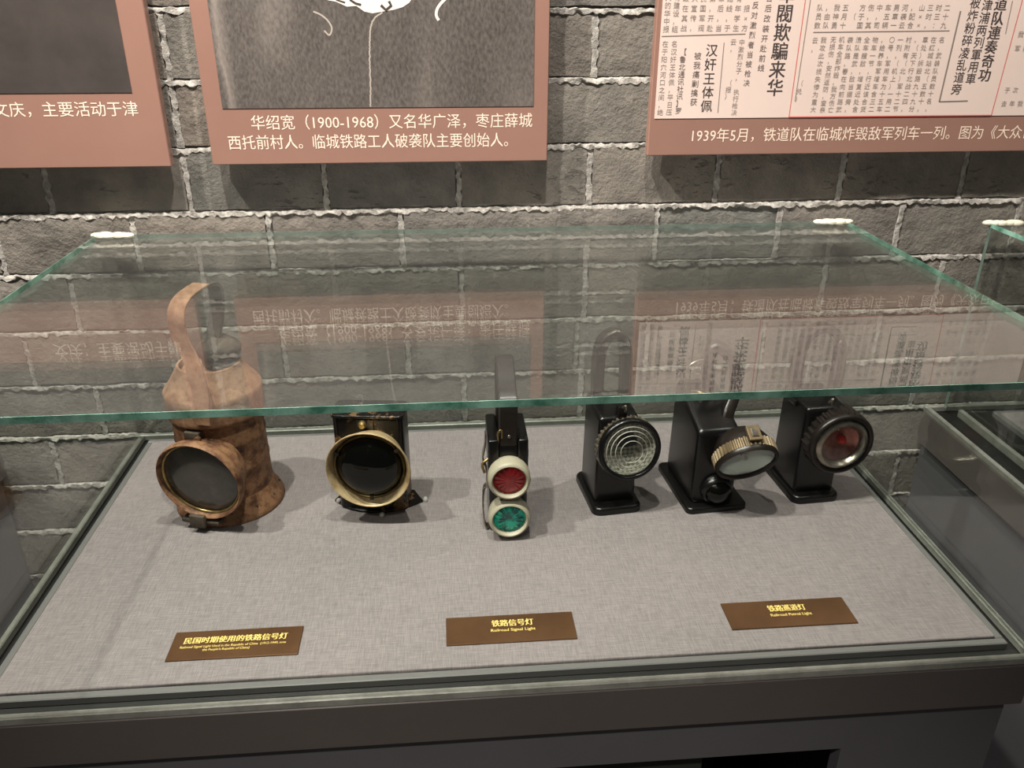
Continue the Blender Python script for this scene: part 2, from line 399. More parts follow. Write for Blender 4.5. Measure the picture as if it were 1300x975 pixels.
for r in range(-6, 15):
    ztop = ROW0 - COURSE * r; zc = ztop - COURSE / 2 - 0.001
    xs = sorted(custom.get(r, odd if r % 2 else even))
    xs = [-1.29] + [x for x in xs if -1.2 < x < 2.62] + [2.69]
    mortar_strip(-1.3, 2.7, ztop - 0.0075, ztop + 0.0025, YW + 0.0005, True)
    for a, b in zip(xs, xs[1:]):
        if abs(b - a - P) < 0.004: me = variants[rc.randrange(9)]
        else: me = brick_mesh(b - a - 0.011, COURSE - 0.009, rc.randrange(1000))
        o = D.objects.new('brick', me); C.objects.link(o); o.parent = wall
        o.location = ((a + b) / 2, YW + rc.uniform(-0.0015, 0.002), zc)
        if b < 2.65: mortar_strip(b - 0.0055, b + 0.0055, ztop - COURSE + 0.001, ztop - 0.006, YW + 0.0015, False)
mo = obj('mortar', mort, M['mortar'], wall, smooth=60); mo['kind'] = 'stuff'

floor = obj('floor', bx(-2.5, 3.8, -3.0, 0.2, -0.9, -0.86), M['floor']); tag(floor, kind='structure')

# ================================================================== DISPLAY CASES
def frame_ring(x0, x1, y0, y1, wd, z0, z1, bev=0.0):
    bm = bmesh.new()
    box(bm, x0, x1, y0, y0 + wd, z0, z1, bev, 1); box(bm, x0, x1, y1 - wd, y1, z0, z1, bev, 1)
    box(bm, x0, x0 + wd, y0 + wd, y1 - wd, z0, z1, bev, 1); box(bm, x1 - wd, x1, y0 + wd, y1 - wd, z0, z1, bev, 1)
    return bm
def pane(name, parent, a, m, edges):
    """glass sheet a = (x0,x1,y0,y1,z0,z1); its ground edges are a green strip round the rim"""
    o = obj(name, bx(*a), m, parent)
    x0, x1, y0, y1, z0, z1 = a; e = 0.0006; bm = bmesh.new()
    d = [x1 - x0, y1 - y0, z1 - z0]; ax = d.index(min(d))
    lim = [[x0, x1], [y0, y1], [z0, z1]]; bm.free()
    for (k, side) in edges:
        b = [l[:] for l in lim]
        b[k] = [lim[k][side] - (0 if side else e), lim[k][side] + (e if side else 0)]
        b[ax] = [b[ax][0] + 0.0003, b[ax][1] - 0.0003]
        obj('ground_edge', bx(*b[0], *b[1], *b[2]), M['edge' if ax == 2 and not (k == 1 and side) else 'edge_dull'], o)
    return o
def make_case(label, x0, x1, gl, gr, H, gf=-0.632, gb=0.022, front=-0.630, trims=True, opening=None):
    """plinth x0..x1, glass box gl..gr"""
    t = empty('display_case', ((x0 + x1) / 2, -0.3, -0.86)); tag(t, label, 'display case')
    ox, oy, oz = -(x0 + x1) / 2, 0.3, 0.86
    root = t
    def T(o):
        o.data.transform(Matrix.Translation((ox, oy, oz)))
        for c in o.children: c.data.transform(Matrix.Translation((ox, oy, oz)))
        return o
    bk = 0.034
    # deck under the board
    T(obj('deck', bx(x0 + 0.004, x1 - 0.004, front + 0.004, bk - 0.002, -0.03, -0.0125), M['groove'], root))
    T(obj('lip', frame_ring(x0, x1, front, bk, 0.0085, -0.0125, -0.001, 0.0015), M['lip'], root))
    # apron: four boards
    ap = bmesh.new(); box(ap, x0, x1, front, bk, -0.078, -0.0126, 0.0015, 1)
    T(obj('apron', ap, M['apron'], root))
    c0, c1, cf = x0 + 0.012, x1 - 0.012, front + 0.012
    if opening:
        a, b, zt = opening; cb = bmesh.new()
        box(cb, c0, c1, cf, cf + 0.02, zt, -0.082); box(cb, c0, a, cf, cf + 0.02, -0.80, zt); box(cb, b, c1, cf, cf + 0.02, -0.80, zt)
        T(obj('front_panel', cb, M['cabinet'], root))
        T(obj('shelf_compartment', bx(a - 0.01, b + 0.01, cf + 0.40, cf + 0.42, -0.80, -0.09), M['inside'], root))
        T(obj('inner_panel', bx(a - 0.01, 0.845, cf + 0.022, cf + 0.03, -0.80, -0.10), M['inside_green'], root))
    else:
        T(obj('front_panel', bx(c0, c1, cf, cf + 0.02, -0.80, -0.082), M['cabinet'], root))
    sp = T(obj('side_panel', bx(c0, c0 + 0.018, cf + 0.0205, bk - 0.004, -0.80, -0.082), M['cabinet'], root))
    T(obj('side_panel', bx(c1 - 0.018, c1, cf + 0.0205, bk - 0.004, -0.80, -0.082), M['cabinet'], root))
    T(obj('plinth_gap', bx(x0 + 0.014, x1 - 0.014, front + 0.034, bk - 0.006, -0.0825, -0.0775), M['groove'], root))
    T(obj('kickboard', bx(x0 + 0.03, x1 - 0.03, front + 0.05, bk - 0.03, -0.86, -0.80), M['groove'], root))
    th = 0.008
    T(pane('glass_top', root, (gl, gr, gf, gb, H - th, H), M['glass'], [(0, 0), (0, 1), (1, 0), (1, 1)]))
    z0 = -0.001
    T(pane('glass_front', root, (gl, gr, gf + 0.002, gf + 0.002 + th, z0, H - th - 0.0004), M['glass_side'], [(0, 0), (0, 1)]))
    T(pane('glass_back', root, (gl, gr, gb - th, gb, z0, H - th - 0.0004), M['glass_side'], [] if opening else [(0, 0), (0, 1)]))
    T(pane('glass_side', root, (gl, gl + th, gf + th + 0.0024, gb - th - 0.0004, z0, H - th - 0.0004), M['glass_side'], []))
    T(pane('glass_side', root, (gr - th, gr, gf + th + 0.0024, gb - th - 0.0004, z0, H - th - 0.0004), M['glass_side'], []))
    for cx in (gl + 0.024, gr - 0.024):
        bm = bmesh.new()
        for q in range(8):
            r = 0.008 + 0.006 * rr.random()
            mm = Matrix.Translation((cx + (q - 3.5) * 0.007, gb + 0.002 - 0.003 * (q % 2), H - 0.0015 + 0.0012 * rr.random())) @ Matrix.Diagonal((r, r * 0.6, r * 0.42, 1))
            bmesh.ops.create_icosphere(bm, subdivisions=2, radius=1, matrix=mm)
        T(obj('sealant', bm, M['silicone'], root, smooth=80))
    return t
case = make_case('dark metal display case with glass box holding six railway lamps', -0.032, 1.231, -0.0295, 1.2275, 0.37, opening=(0.2, 1.016, -0.149))
nr = make_case('neighbouring glass display case standing to the right of the lamp case', 1.456, 2.60, 1.49, 2.57, 0.362)
nl = make_case('neighbouring dark display case standing to the left of the lamp case', -1.50, -0.285, -1.47, -0.32, 0.362)

def board(label, x0, x1, y0, y1, th=0.0115):
    t = empty('display_board', ((x0 + x1) / 2, (y0 + y1) / 2, -0.0125)); tag(t, label, 'display board')
    mt = Matrix.Translation((-(x0 + x1) / 2, -(y0 + y1) / 2, 0.0125))
    o = obj('linen_cover', bx(x0, x1, y0, y1, -0.0085, 0.0, 0.0016, 2), M['fabric'], t, smooth=50, mtx=mt)
    o = obj('edge_strip', frame_ring(x0 - 0.010, x1 + 0.010, y0 - 0.012, y1 + 0.010, 0.0098, -0.0124, -0.0015, 0.0012), M['tray'], t, mtx=mt)
    obj('underboard', bx(x0 - 0.0002, x1 + 0.0002, y0 - 0.0005, y1 - 0.0002, -0.0124, -0.0086), M['fabric_edge'], t, mtx=mt)
    return t
board('grey linen covered board the six railway lamps stand on', 0.0, 1.2, -0.592, 0.0)
board('grey linen covered board inside the neighbouring case on the right', 1.585, 2.53, -0.585, -0.01)
tr = obj('glass_channel', bx(1.508, 1.517, -0.612, 0.004, -0.0124, 0.002, 0.001), M['lip'])
tr.parent = nr; tr.data.transform(Matrix.Translation((-(1.456 + 2.60) / 2, 0.3, 0.86)))

# ================================================================== WALL PANELS
YP = YW - 0.030     # front plane of the panels
def make_panel(label, x0, x1, z0, z1):
    t = empty('exhibition_panel', ((x0 + x1) / 2, YP, z0)); tag(t, label, 'exhibition panel')
    t['ox'] = 0
    del t['ox']
    cx = (x0 + x1) / 2
    obj('board', bx(x0 - cx, x1 - cx, 0.0, 0.018, 0, z1 - z0, 0.0012, 1), M['panel'], t)
    obj('spacer', bx(x0 - cx + 0.05, x1 - cx - 0.05, 0.0182, 0.034, 0.08, z1 - z0 - 0.05), M['panel_side'], t)
    return t, Matrix.Translation((-cx, 0, -z0)), cx
YT = -0.0011
def flat(pts, y=-0.0006):
    bm = bmesh.new(); bm.faces.new([bm.verts.new((x, y, z)) for x, z in pts]); return bm
def line(bm, pts, wd, y=YT):
    vs = []
    for i, (x, z) in enumerate(pts):
        a = Vector(pts[max(i - 1, 0)]); b = Vector(pts[min(i + 1, len(pts) - 1)]); d = (b - a).normalized(); n = Vector((-d.y, d.x)) * wd / 2
        vs.append((bm.verts.new((x + n.x, y, z + n.y)), bm.verts.new((x - n.x, y, z - n.y))))
    for a, b in zip(vs, vs[1:]): bm.faces.new((a[0], b[0], b[1], a[1]))
# left panel
t1, m1, c1 = make_panel('brown panel with a plain dark photograph, leftmost on the brick wall', -0.62, 0.109, 0.4785, 1.12)
ph = obj('photograph', bx(-0.56, 0.070, -0.0008, 0.0, 0.5885, 1.06), M['photo_dark'], t1, mtx=m1)
wall_text('caption', '文庆，主要活动于津', -0.137 - c1, 0.5565 - 0.4785, 0.0235, M['text_cream'], t1, -0.0003, width=0.211)
# middle panel
t2, m2, c2 = make_panel('brown panel with a photograph of a dark quilted coat, between its two neighbours', 0.173, 0.702, 0.480, 1.12)
ph2 = obj('photograph', bx(0.200, 0.6785, -0.0008, 0.0, 0.5645, 1.06), M['photo_coat'], t2)
ph2.data.transform(Matrix.Translation((0, 0, -0.48)))
ph2.location.x = -c2
bm = bmesh.new()
f = [(0.352, 0.722), (0.368, 0.716), (0.385, 0.713), (0.400, 0.7065), (0.414, 0.7075), (0.425, 0.700), (0.437, 0.6975), (0.452, 0.700), (0.468, 0.7022), (0.482, 0.706), (0.492, 0.712), (0.498, 0.720), (0.503, 0.76), (0.345, 0.76)]
bm.faces.new([bm.verts.new((x, YT, z)) for x, z in f])
obj('printed_collar', bm, M['photo_white'], t2, mtx=m2)
bm = bmesh.new()
line(bm, [(0.405, 0.716), (0.413, 0.711), (0.421, 0.709)], 0.003, -0.0014); obj('printed_shadow', bm, M['photo_dark'], t2, mtx=m2); bm = bmesh.new()
line(bm, [(0.450, 0.7085), (0.457, 0.702), (0.465, 0.708), (0.462, 0.714)], 0.004, -0.0014)
obj('printed_shadow', bm, M['photo_dark'], t2, mtx=m2); bm = bmesh.new()
line(bm, [(0.385, 0.716), (0.398, 0.712)], 0.0022, -0.0014)
obj('printed_shadow', bm, M['photo_dark'], t2, mtx=m2)
bm = bmesh.new()
zz = [(0.452, 0.699), (0.442, 0.693), (0.436, 0.686), (0.4325, 0.677), (0.4305, 0.662), (0.4290, 0.645), (0.4275, 0.62), (0.4270, 0.60), (0.4255, 0.58), (0.4245, 0.5655)]
sp = spline([(x, 0, z) for x, z in zz], 10)
line(bm, [(p.x + rr.uniform(-0.0006, 0.0006), p.z) for p in sp], 0.0022)
obj('printed_seam', bm, M['photo_line'], t2, mtx=m2); bm = bmesh.new()
line(bm, [(q.x, q.z) for q in spline([(0.3505, 0, 0.700), (0.362, 0, 0.695), (0.371, 0, 0.687), (0.3755, 0, 0.677), (0.371, 0, 0.668), (0.364, 0, 0.674)], 6)], 0.0024)
obj('printed_seam', bm, M['photo_line'], t2, mtx=m2)
bm = bmesh.new()
line(bm, [(q.x, q.z) for q in spline([(0.552, 0, 0.722), (0.541, 0, 0.7135), (0.533, 0, 0.704), (0.531, 0, 0.695), (0.5345, 0, 0.688)], 6)], 0.0042)
obj('printed_button_loop', bm, M['photo_white'], t2, mtx=m2)
wall_text('caption', '华绍宽（1900-1968）又名华广泽，枣庄薛城', 0.240 - c2, 0.5345 - 0.48, 0.0235, M['text_cream'], t2, -0.0003, width=0.437)
wall_text('caption', '西托前村人。临城铁路工人破袭队主要创始人。', 0.2015 - c2, 0.5050 - 0.48, 0.0235, M['text_cream'], t2, -0.0003, width=0.437)
# right panel
t3, m3_, c3 = make_panel('brown panel with a printed newspaper page, rightmost on the brick wall', 0.866, 1.66, 0.486, 1.12)
obj('newspaper_print', bx(0.8735, 1.62, -0.0008, 0.0, 0.5440, 1.07), M['newsprint'], t3, mtx=m3_)
wall_text('caption', '1939年5月，铁道队在临城炸毁敌军列车一列。图为《大众日报》', 0.938 - c3, 0.5085 - 0.486, 0.0235, M['text_cream'], t3, -0.0003, width=0.618)
bm = bmesh.new()
line(bm, [(1.0955, 0.76), (1.0950, 0.5445)], 0.0012); line(bm, [(1.0945, 0.5446), (1.4390, 0.5446)], 0.0015); line(bm, [(1.4389, 0.5446), (1.4462, 0.76)], 0.0012)
obj('red_frame', bm, M['red_line'], t3, mtx=m3_)
bm = bmesh.new()
for a in ([(0.8755, 0.6655), (1.0071, 0.6688)], [(0.9748, 0.6564), (0.9763, 0.5523)], [(1.115, 0.6709), (1.3363, 0.673)], [(1.1039, 0.76), (1.1014, 0.5695)], [(1.4289, 0.7160), (1.4302, 0.6683)]):
    line(bm, a, 0.0012)
line(bm, [(1.3476, 0.7012), (1.3441, 0.5666)], 0.0024); line(bm, [(1.3441, 0.5666), (1.3923, 0.5675)], 0.0018)
obj('column_rule', bm, M['rule'], t3, mtx=m3_)
def vtext(name, s, x, ztop, zbot, em, m, bold=0.0, xs=1.0):
    n = len(s); pitch = (ztop - zbot) / n; bmx = bmesh.new()
    for i, ch in enumerate(s):
        if ch == ' ': continue
        me = text_me(ch, em, bold=bold, align='CENTER')
        me.transform(Matrix.Translation((x, YT, ztop - pitch * (i + 0.5) - em * 0.36)) @ RX @ Matrix.Diagonal((xs, 1, 1, 1)))
        bmx.from_mesh(me); D.meshes.remove(me)
    return tag(obj(name, bmx, m, t3, mtx=m3_), kind=None if name == 'headline' else 'stuff')
vtext('headline', '军閥欺騙来华', 1.0655, 0.738, 0.576, 0.0275, M['ink'], 0.012)
vtext('headline', '汉奸王体佩', 0.9565, 0.6555, 0.5520, 0.0195, M['ink'], 0.006)
vtext('headline', '道队連奏奇功', 1.4113, 0.7220, 0.5965, 0.0215, M['ink'], 0.022)
vtext('headline', '津浦两列軍用車', 1.3893, 0.7180, 0.5925, 0.0180, M['ink'], 0.004)
vtext('headline', '被炸粉碎凌乱道旁', 1.3690, 0.7220, 0.5765, 0.0180, M['ink'], 0.002)
vtext('subheading', '被我痛剿擒获', 0.9350, 0.6440, 0.5620, 0.0118, M['ink_mid'])
vtext('article_text', '【鲁北通讯社讯】罗', 0.9115, 0.6485, 0.5500, 0.0108, M['ink_mid'])
vtext('article_text', '名汉奸王体佩，平日压', 0.8965, 0.6600, 0.5480, 0.0100, M['ink_soft'])
vtext('article_text', '在于阳穴河口之间，绝', 0.8820, 0.6600, 0.5480, 0.0100, M['ink_soft'])
vtext('article_text', '反对激烈者当被枪决', 1.0180, 0.7160, 0.5900, 0.0108, M['ink_mid'])
vtext('article_text', '日后改装开赴前线', 1.0385, 0.7260, 0.6120, 0.0112, M['ink_mid'])
vtext('article_text', '中激烈分子，　执行枪决', 1.0030, 0.6620, 0.5470, 0.0096, M['ink_soft'])
vtext('article_text', '云，　　　　（报）', 0.9895, 0.6620, 0.5720, 0.0098, M['ink_soft'])
cols_top = ['大的华中报', '有建设，组', '政在其战', '大宣传，', '民国军阀', '第，开赴', '军后，当', '路线，于', '有年学生', '一报×方']
for i, s in enumerate(cols_top):
    vtext('article_text', s, 0.8815 + i * 0.0137, 0.7250, 0.6700, 0.0102, M['ink_soft'])
main = ['云，', '我攻此次损失惨为重大', '无损伤，安然返防，查亲', '机车全部炸毁，我方伤亡', '袭队路，春在向前路武', '溃队是武，敌当据旁，', '全车艘敌，增复近处含', '物车一节，行近该合货', '，给养车军增车含三二', '〇号，军用车为十五车', '一列，（机上）一用二', '村附有（北）军十二节', '，（天下行北战二四，', '車处）拆毁路九十九分', '在红城站北（五数十，', '名，武装队员数十名，']
for i, s in enumerate(main):
    vtext('article_text', s, 1.1200 + i * 0.01365 + (0.002 if i > 1 else 0), 0.6655, 0.5500 if len(s) > 4 else 0.640, 0.0098, M['ink_soft'])
vtext('article_text', '（兑）', 1.1060, 0.6020, 0.5660, 0.0095, M['ink_soft'])
top2 = ['队员数', '，由队', '我神勇', '五月十', '（', '方于国', '伤，其', '中，司', '车五辆', '男車一', '河袭云', '，配合', '山××', '三时，', '时三：', '二十九']
for i, s in enumerate(top2):
    vtext('article_text', s, 1.1200 + i * 0.01365, 0.7120, 0.6745, 0.0102, M['ink_soft'])
for i, s in enumerate(['我军　　于去', '军前　　次年', '次破坏，　我', '敌路，　战士', '军交通　方战', '运输　　无损']):
    vtext('article_text', s, 1.4560 + i * 0.0140, 0.6780, 0.5520, 0.0098, M['ink_soft'])
for k in range(14):
    s = ''.join(rc.choice('我军民路车铁道城敌人前方战士日月年大小中上下') for _ in range(9)) if k % 5 else '于'
    vtext('article_text', s, 1.4560 + k * 0.0110, 0.7700, 0.6900, 0.0085, M['ink_soft'])

# ================================================================== NAME PLATES
def plate(label, x0, x1, lines, rz=0):
    cx, cy = (x0 + x1) / 2, -0.533
    t = empty('name_plate', (cx, cy, 0.0), rz); tag(t, label, 'name plate', 'bronze name plates at the front of the linen board')
    w2 = (x1 - x0) / 2; obj('plate', bx(-w2, w2, -0.0245, 0.0245, 0.0002, 0.0022, 0.0004, 1), M['plate'], t)
    for (s, em, wd, x, y, b, shear) in lines:
        me = text_me(s, em, bold=b, width=wd, shear=shear)
        obj('inscription', me, M['gold_text'], t, mtx=Matrix.Translation((x, y, 0.0024)))
plate('bronze name plate with the longest inscription, in front of the two left lamps', 0.1845, 0.3405,
      [('民国时期使用的铁路信号灯', 0.0118, 0.125, -0.064, 0.0035, 0.03, 0.0), ('Railroad Signal Light Used in the Republic of China  (1912-1949, now', 0.0056, 0.127, -0.066, -0.0050, 0.01, 0), ("the People's Republic of China)", 0.0056, 0.056, -0.038, -0.0110, 0.01, 0)])
plate('middle bronze name plate in front of the red and green lamp', 0.5190, 0.6805,
      [('铁路信号灯', 0.0128, 0.0530, -0.0235, 0.0045, 0.03, 0), ('Railroad Signal Light', 0.0070, 0.0560, -0.0250, -0.0055, 0.012, 0)])
plate('bronze name plate in front of the patrol lamps, rightmost of the three', 0.8765, 1.040,
      [('铁路巡道灯', 0.0128, 0.0500, -0.0240, 0.0045, 0.03, 0), ('Railroad Patrol Light', 0.0070, 0.0540, -0.0245, -0.0055, 0.012, 0)])

# ================================================================== LAMPS
def face(z, y, tilt=0, x=0):
    """axis of a lens assembly: local +Z of the assembly points to the lamp's front (-Y), tilted down"""
    return Matrix.Translation((x, y, z)) @ Matrix.Rotation(R(90 + tilt), 4, 'X')

# ---- 1 rusty hurricane signal lantern
def lamp_rusty(loc, rz):
    t = empty('signal_lantern', loc, rz); tag(t, 'large rusty cylindrical signal lantern with tall loop handle and dull lens', 'lamp')
    body = obj('body', lathe([(0, 0.004), (0.066, 0.004), (0.0665, 0.035), (0.0672, 0.040), (0.0668, 0.045), (0.0660, 0.075), (0.0672, 0.079), (0.0662, 0.083), (0.0655, 0.120), (0.0668, 0.123), (0.0655, 0.126), (0.065, 0.162), (0, 0.162)], 64), M['rust_dark'], t, 50)
    obj('base_flange', lathe([(0, 0), (0.081, 0), (0.082, 0.003), (0.080, 0.009), (0.072, 0.022), (0.0672, 0.034), (0.060, 0.034), (0, 0.005)], 64), M['rust_dark'], t, 50)
    obj('cap', lathe([(0.062, 0.160), (0.0700, 0.1605), (0.0712, 0.165), (0.0700, 0.170), (0.0706, 0.175), (0.0700, 0.190), (0.0706, 0.197), (0.0680, 0.201), (0.0600, 0.211), (0.0500, 0.227), (0.0455, 0.236), (0.042, 0.2365), (0.040, 0.228), (0, 0.226)], 64), M['rust'], t, 50)
    obj('chimney', lathe([(0.026, 0.232), (0.027, 0.245), (0.031, 0.247), (0.032, 0.256), (0.028, 0.262), (0.016, 0.270), (0, 0.273)], 40, Matrix.Translation((0.012, 0.012, 0)) ), M['soot'], t, 50)
    obj('vent_tube', lathe([(0, 0.2), (0.018, 0.2), (0.018, 0.236), (0, 0.237)], 24, Matrix.Translation((0.028, -0.004, 0))), M['soot'], t, 50)
    obj('handle', strap([(0.0220, -0.0735, 0.172), (0.0228, -0.073, 0.192), (0.0250, -0.070, 0.219), (0.0191, -0.066, 0.2527), (0.0109, -0.061, 0.2731), (0.0027, -0.061, 0.2961), (0.0020, -0.060, 0.330), (0.0045, -0.046, 0.3475), (0.0091, -0.026, 0.3545), (0.0135, -0.008, 0.3575)], 0.0255, 0.0035, n=8), M['rust'], t, 40)
    obj('rear_handle', strap([(0.0140, -0.010, 0.3560), (0.0193, 0.006, 0.3545), (0.0210, 0.014, 0.3400), (0.0156, 0.014, 0.3042), (0.0090, 0.010, 0.2760), (0.0080, 0.008, 0.258)], 0.022, 0.006, n=8), M['soot'], t, 40)
    q = face(0.092, -0.045, 5, x=0.012)
    obj('lens_barrel', lathe([(0.050, 0), (0.056, 0.02), (0.058, 0.040), (0.050, 0.040), (0.048, 0.0)], 56, q, closed=True), M['rust_dark'], t, 50)
    ring = obj('lens_ring', lathe([(0.056, 0.032), (0.0635, 0.034), (0.0655, 0.041), (0.0655, 0.049), (0.0640, 0.051), (0.0628, 0.0505), (0.0610, 0.046), (0.0600, 0.042), (0.0595, 0.034)], 64, q, closed=True), M['rust_dark'], t, 60)
    obj('lens', lathe([(0.0600, 0.038), (0.055, 0.0412), (0.040, 0.0445), (0.02, 0.046), (0, 0.0465)], 56, q), M['old_glass'], t, 80)
    obj('lens_inner_rim', lathe([(0.0570, 0.0412), (0.0578, 0.0434), (0.0594, 0.0438), (0.0600, 0.0412)], 56, q, closed=True), M['brass'], ring, 60)
    lb = bx(-0.0125, 0.0125, -0.0735, -0.062, 0.140, 0.156, 0.002); obj('catch', lb, M['soot'], t, 40)
    obj('catch_pin', lathe([(0, 0), (0.0045, 0), (0.0045, 0.006), (0, 0.007)], 16, Matrix.Translation((0.011, -0.0735, 0.148)) @ Matrix.Rotation(R(90), 4, 'X')), M['rust_dark'], t, 40)
    obj('hinge', bx(-0.012, 0.012, -0.098, -0.090, 0.010, 0.030, 0.0015), M['soot'], t, 40)
    obj('bracket', bx(-0.030, 0.030, -0.090, -0.060, 0.012, 0.018, 0.0015), M['soot'], t, 40)
    # rivets on the flange
    for k in range(7):
        a = R(-150 + k * 30)
        obj('rivet', lathe([(0.0022, 0), (0.0018, 0.0012), (0, 0.0018)], 10, Matrix.Translation((0.0745 * math.cos(a), 0.0745 * math.sin(a), 0.0185)) @ Matrix.Rotation(a + math.pi / 2, 4, 'Z') @ Matrix.Rotation(R(45), 4, 'X')), M['soot'], t, 50)
    return t
lamp_rusty((0.183, -0.200, 0.0), -16)

# ---- 2 black box lantern with flared reflector hood
def lamp_hooded(loc, rz):
    t = empty('signal_lantern', loc, rz); tag(t, 'black worn box lantern with wide tarnished brass lens hood and dark lens', 'lamp')
    pts = rrect(-0.053, 0.053, -0.035, 0.016, 0.010)
    body = obj('body', prism(pts, 0.004, 0.160, 0.004), M['black_worn'], t, 40)
    obj('body_seam', bx(-0.0475, -0.0450, -0.0365, -0.034, 0.02, 0.159), M['black_worn'], t); obj('body_seam', bx(0.0440, 0.0465, -0.0365, -0.034, 0.02, 0.159), M['black_worn'], t)
    # curved apron with pointed wings
    pl = [(-0.066, -0.014), (-0.054, -0.024), (-0.04, -0.036), (-0.02, -0.0425), (0, -0.0445), (0.02, -0.0425), (0.04, -0.036), (0.056, -0.024), (0.073, -0.010), (0.062, 0.008), (0.055, 0.020), (-0.055, 0.020), (-0.058, 0.008)]
    obj('base_plate', prism(pl, 0.0, 0.004, 0.001), M['black_worn'], t, 40)
    pl2 = [(-0.0535, -0.020), (-0.04, -0.031), (-0.02, -0.0375), (0, -0.0395), (0.02, -0.0375), (0.04, -0.031), (0.0535, -0.020), (0.0535, -0.01), (-0.0535, -0.01)]
    obj('lower_shroud', prism(pl2, 0.004, 0.045, 0.002), M['black_worn'], t, 40)
    q = face(0.0955, -0.034, x=0.006) @ Matrix.Scale(0.97, 4)
    obj('lens_hood', lathe([(0.044, 0.004), (0.0480, 0.014), (0.0545, 0.028), (0.0600, 0.0405), (0.0618, 0.0425), (0.0630, 0.042), (0.0615, 0.037), (0.0560, 0.024), (0.0500, 0.010), (0.046, 0.0)], 64, q, closed=True), M['cream_worn'], t, 60)
    obj('rim_bead', lathe([(0.0612, 0.0415), (0.0620, 0.0445), (0.0635, 0.0450), (0.0646, 0.0430), (0.0635, 0.0410)], 64, q, closed=True), M['cream_worn'], t, 60)
    obj('inner_ring', lathe([(0.0505, 0.024), (0.0510, 0.033), (0.0528, 0.0340), (0.0540, 0.032), (0.0535, 0.026)], 64, q, closed=True), M['brass'], t, 60)
    obj('lens', lathe([(0.0512, 0.024), (0.0500, 0.031), (0.046, 0.038), (0.038, 0.0445), (0.026, 0.0495), (0.012, 0.0520), (0, 0.0525)], 56, q), M['black_glass'], t, 80)
    for a in (35, 155, 270):
        mm = q @ Matrix.Rotation(R(a), 4, 'Z')
        obj('lens_clip', bx(0.0490, 0.0570, -0.003, 0.003, 0.0320, 0.0355, 0.0006, 1, mm), M['soot'], t)
    obj('knob', lathe([(0, 0), (0.006, 0), (0.0065, 0.006), (0.004, 0.010), (0, 0.0105)], 20, Matrix.Translation((-0.006, -0.035, 0.151)) @ Matrix.Rotation(R(90), 4, 'X')), M['brass'], t, 50)
    obj('knob_plate', bx(-0.016, 0.010, -0.0372, -0.0345, 0.138, 0.158, 0.0008), M['black_worn'], t)
    obj('lid', prism(rrect(-0.055, 0.055, -0.037, 0.018, 0.010), 0.160, 0.164, 0.0015), M['black_worn'], t, 40)
    return t
lamp_hooded((0.414, -0.2165, 0.0), -7)
for (x, y) in ((0.3535, -0.2270), (0.4235, -0.2712), (0.4890, -0.2330)):
    nm = {0.3535: 'clear bead pin at the left corner of the black hooded lantern', 0.4235: 'clear bead pin in front of the black hooded lantern', 0.4890: 'clear bead pin at the right corner of the black hooded lantern'}[x]
    b = obj('bead_pin', lathe([(0, 0.0), (0.0022, 0.0004), (0.0036, 0.0022), (0.0038, 0.0040), (0.0030, 0.0064), (0.0015, 0.0078), (0, 0.008)], 20), M['bead'], smooth=80)
    b.location = (x, y, 0.0002 if x != 0.4235 else 0.0002); tag(b, nm, 'bead', 'clear beads round the hooded lantern')

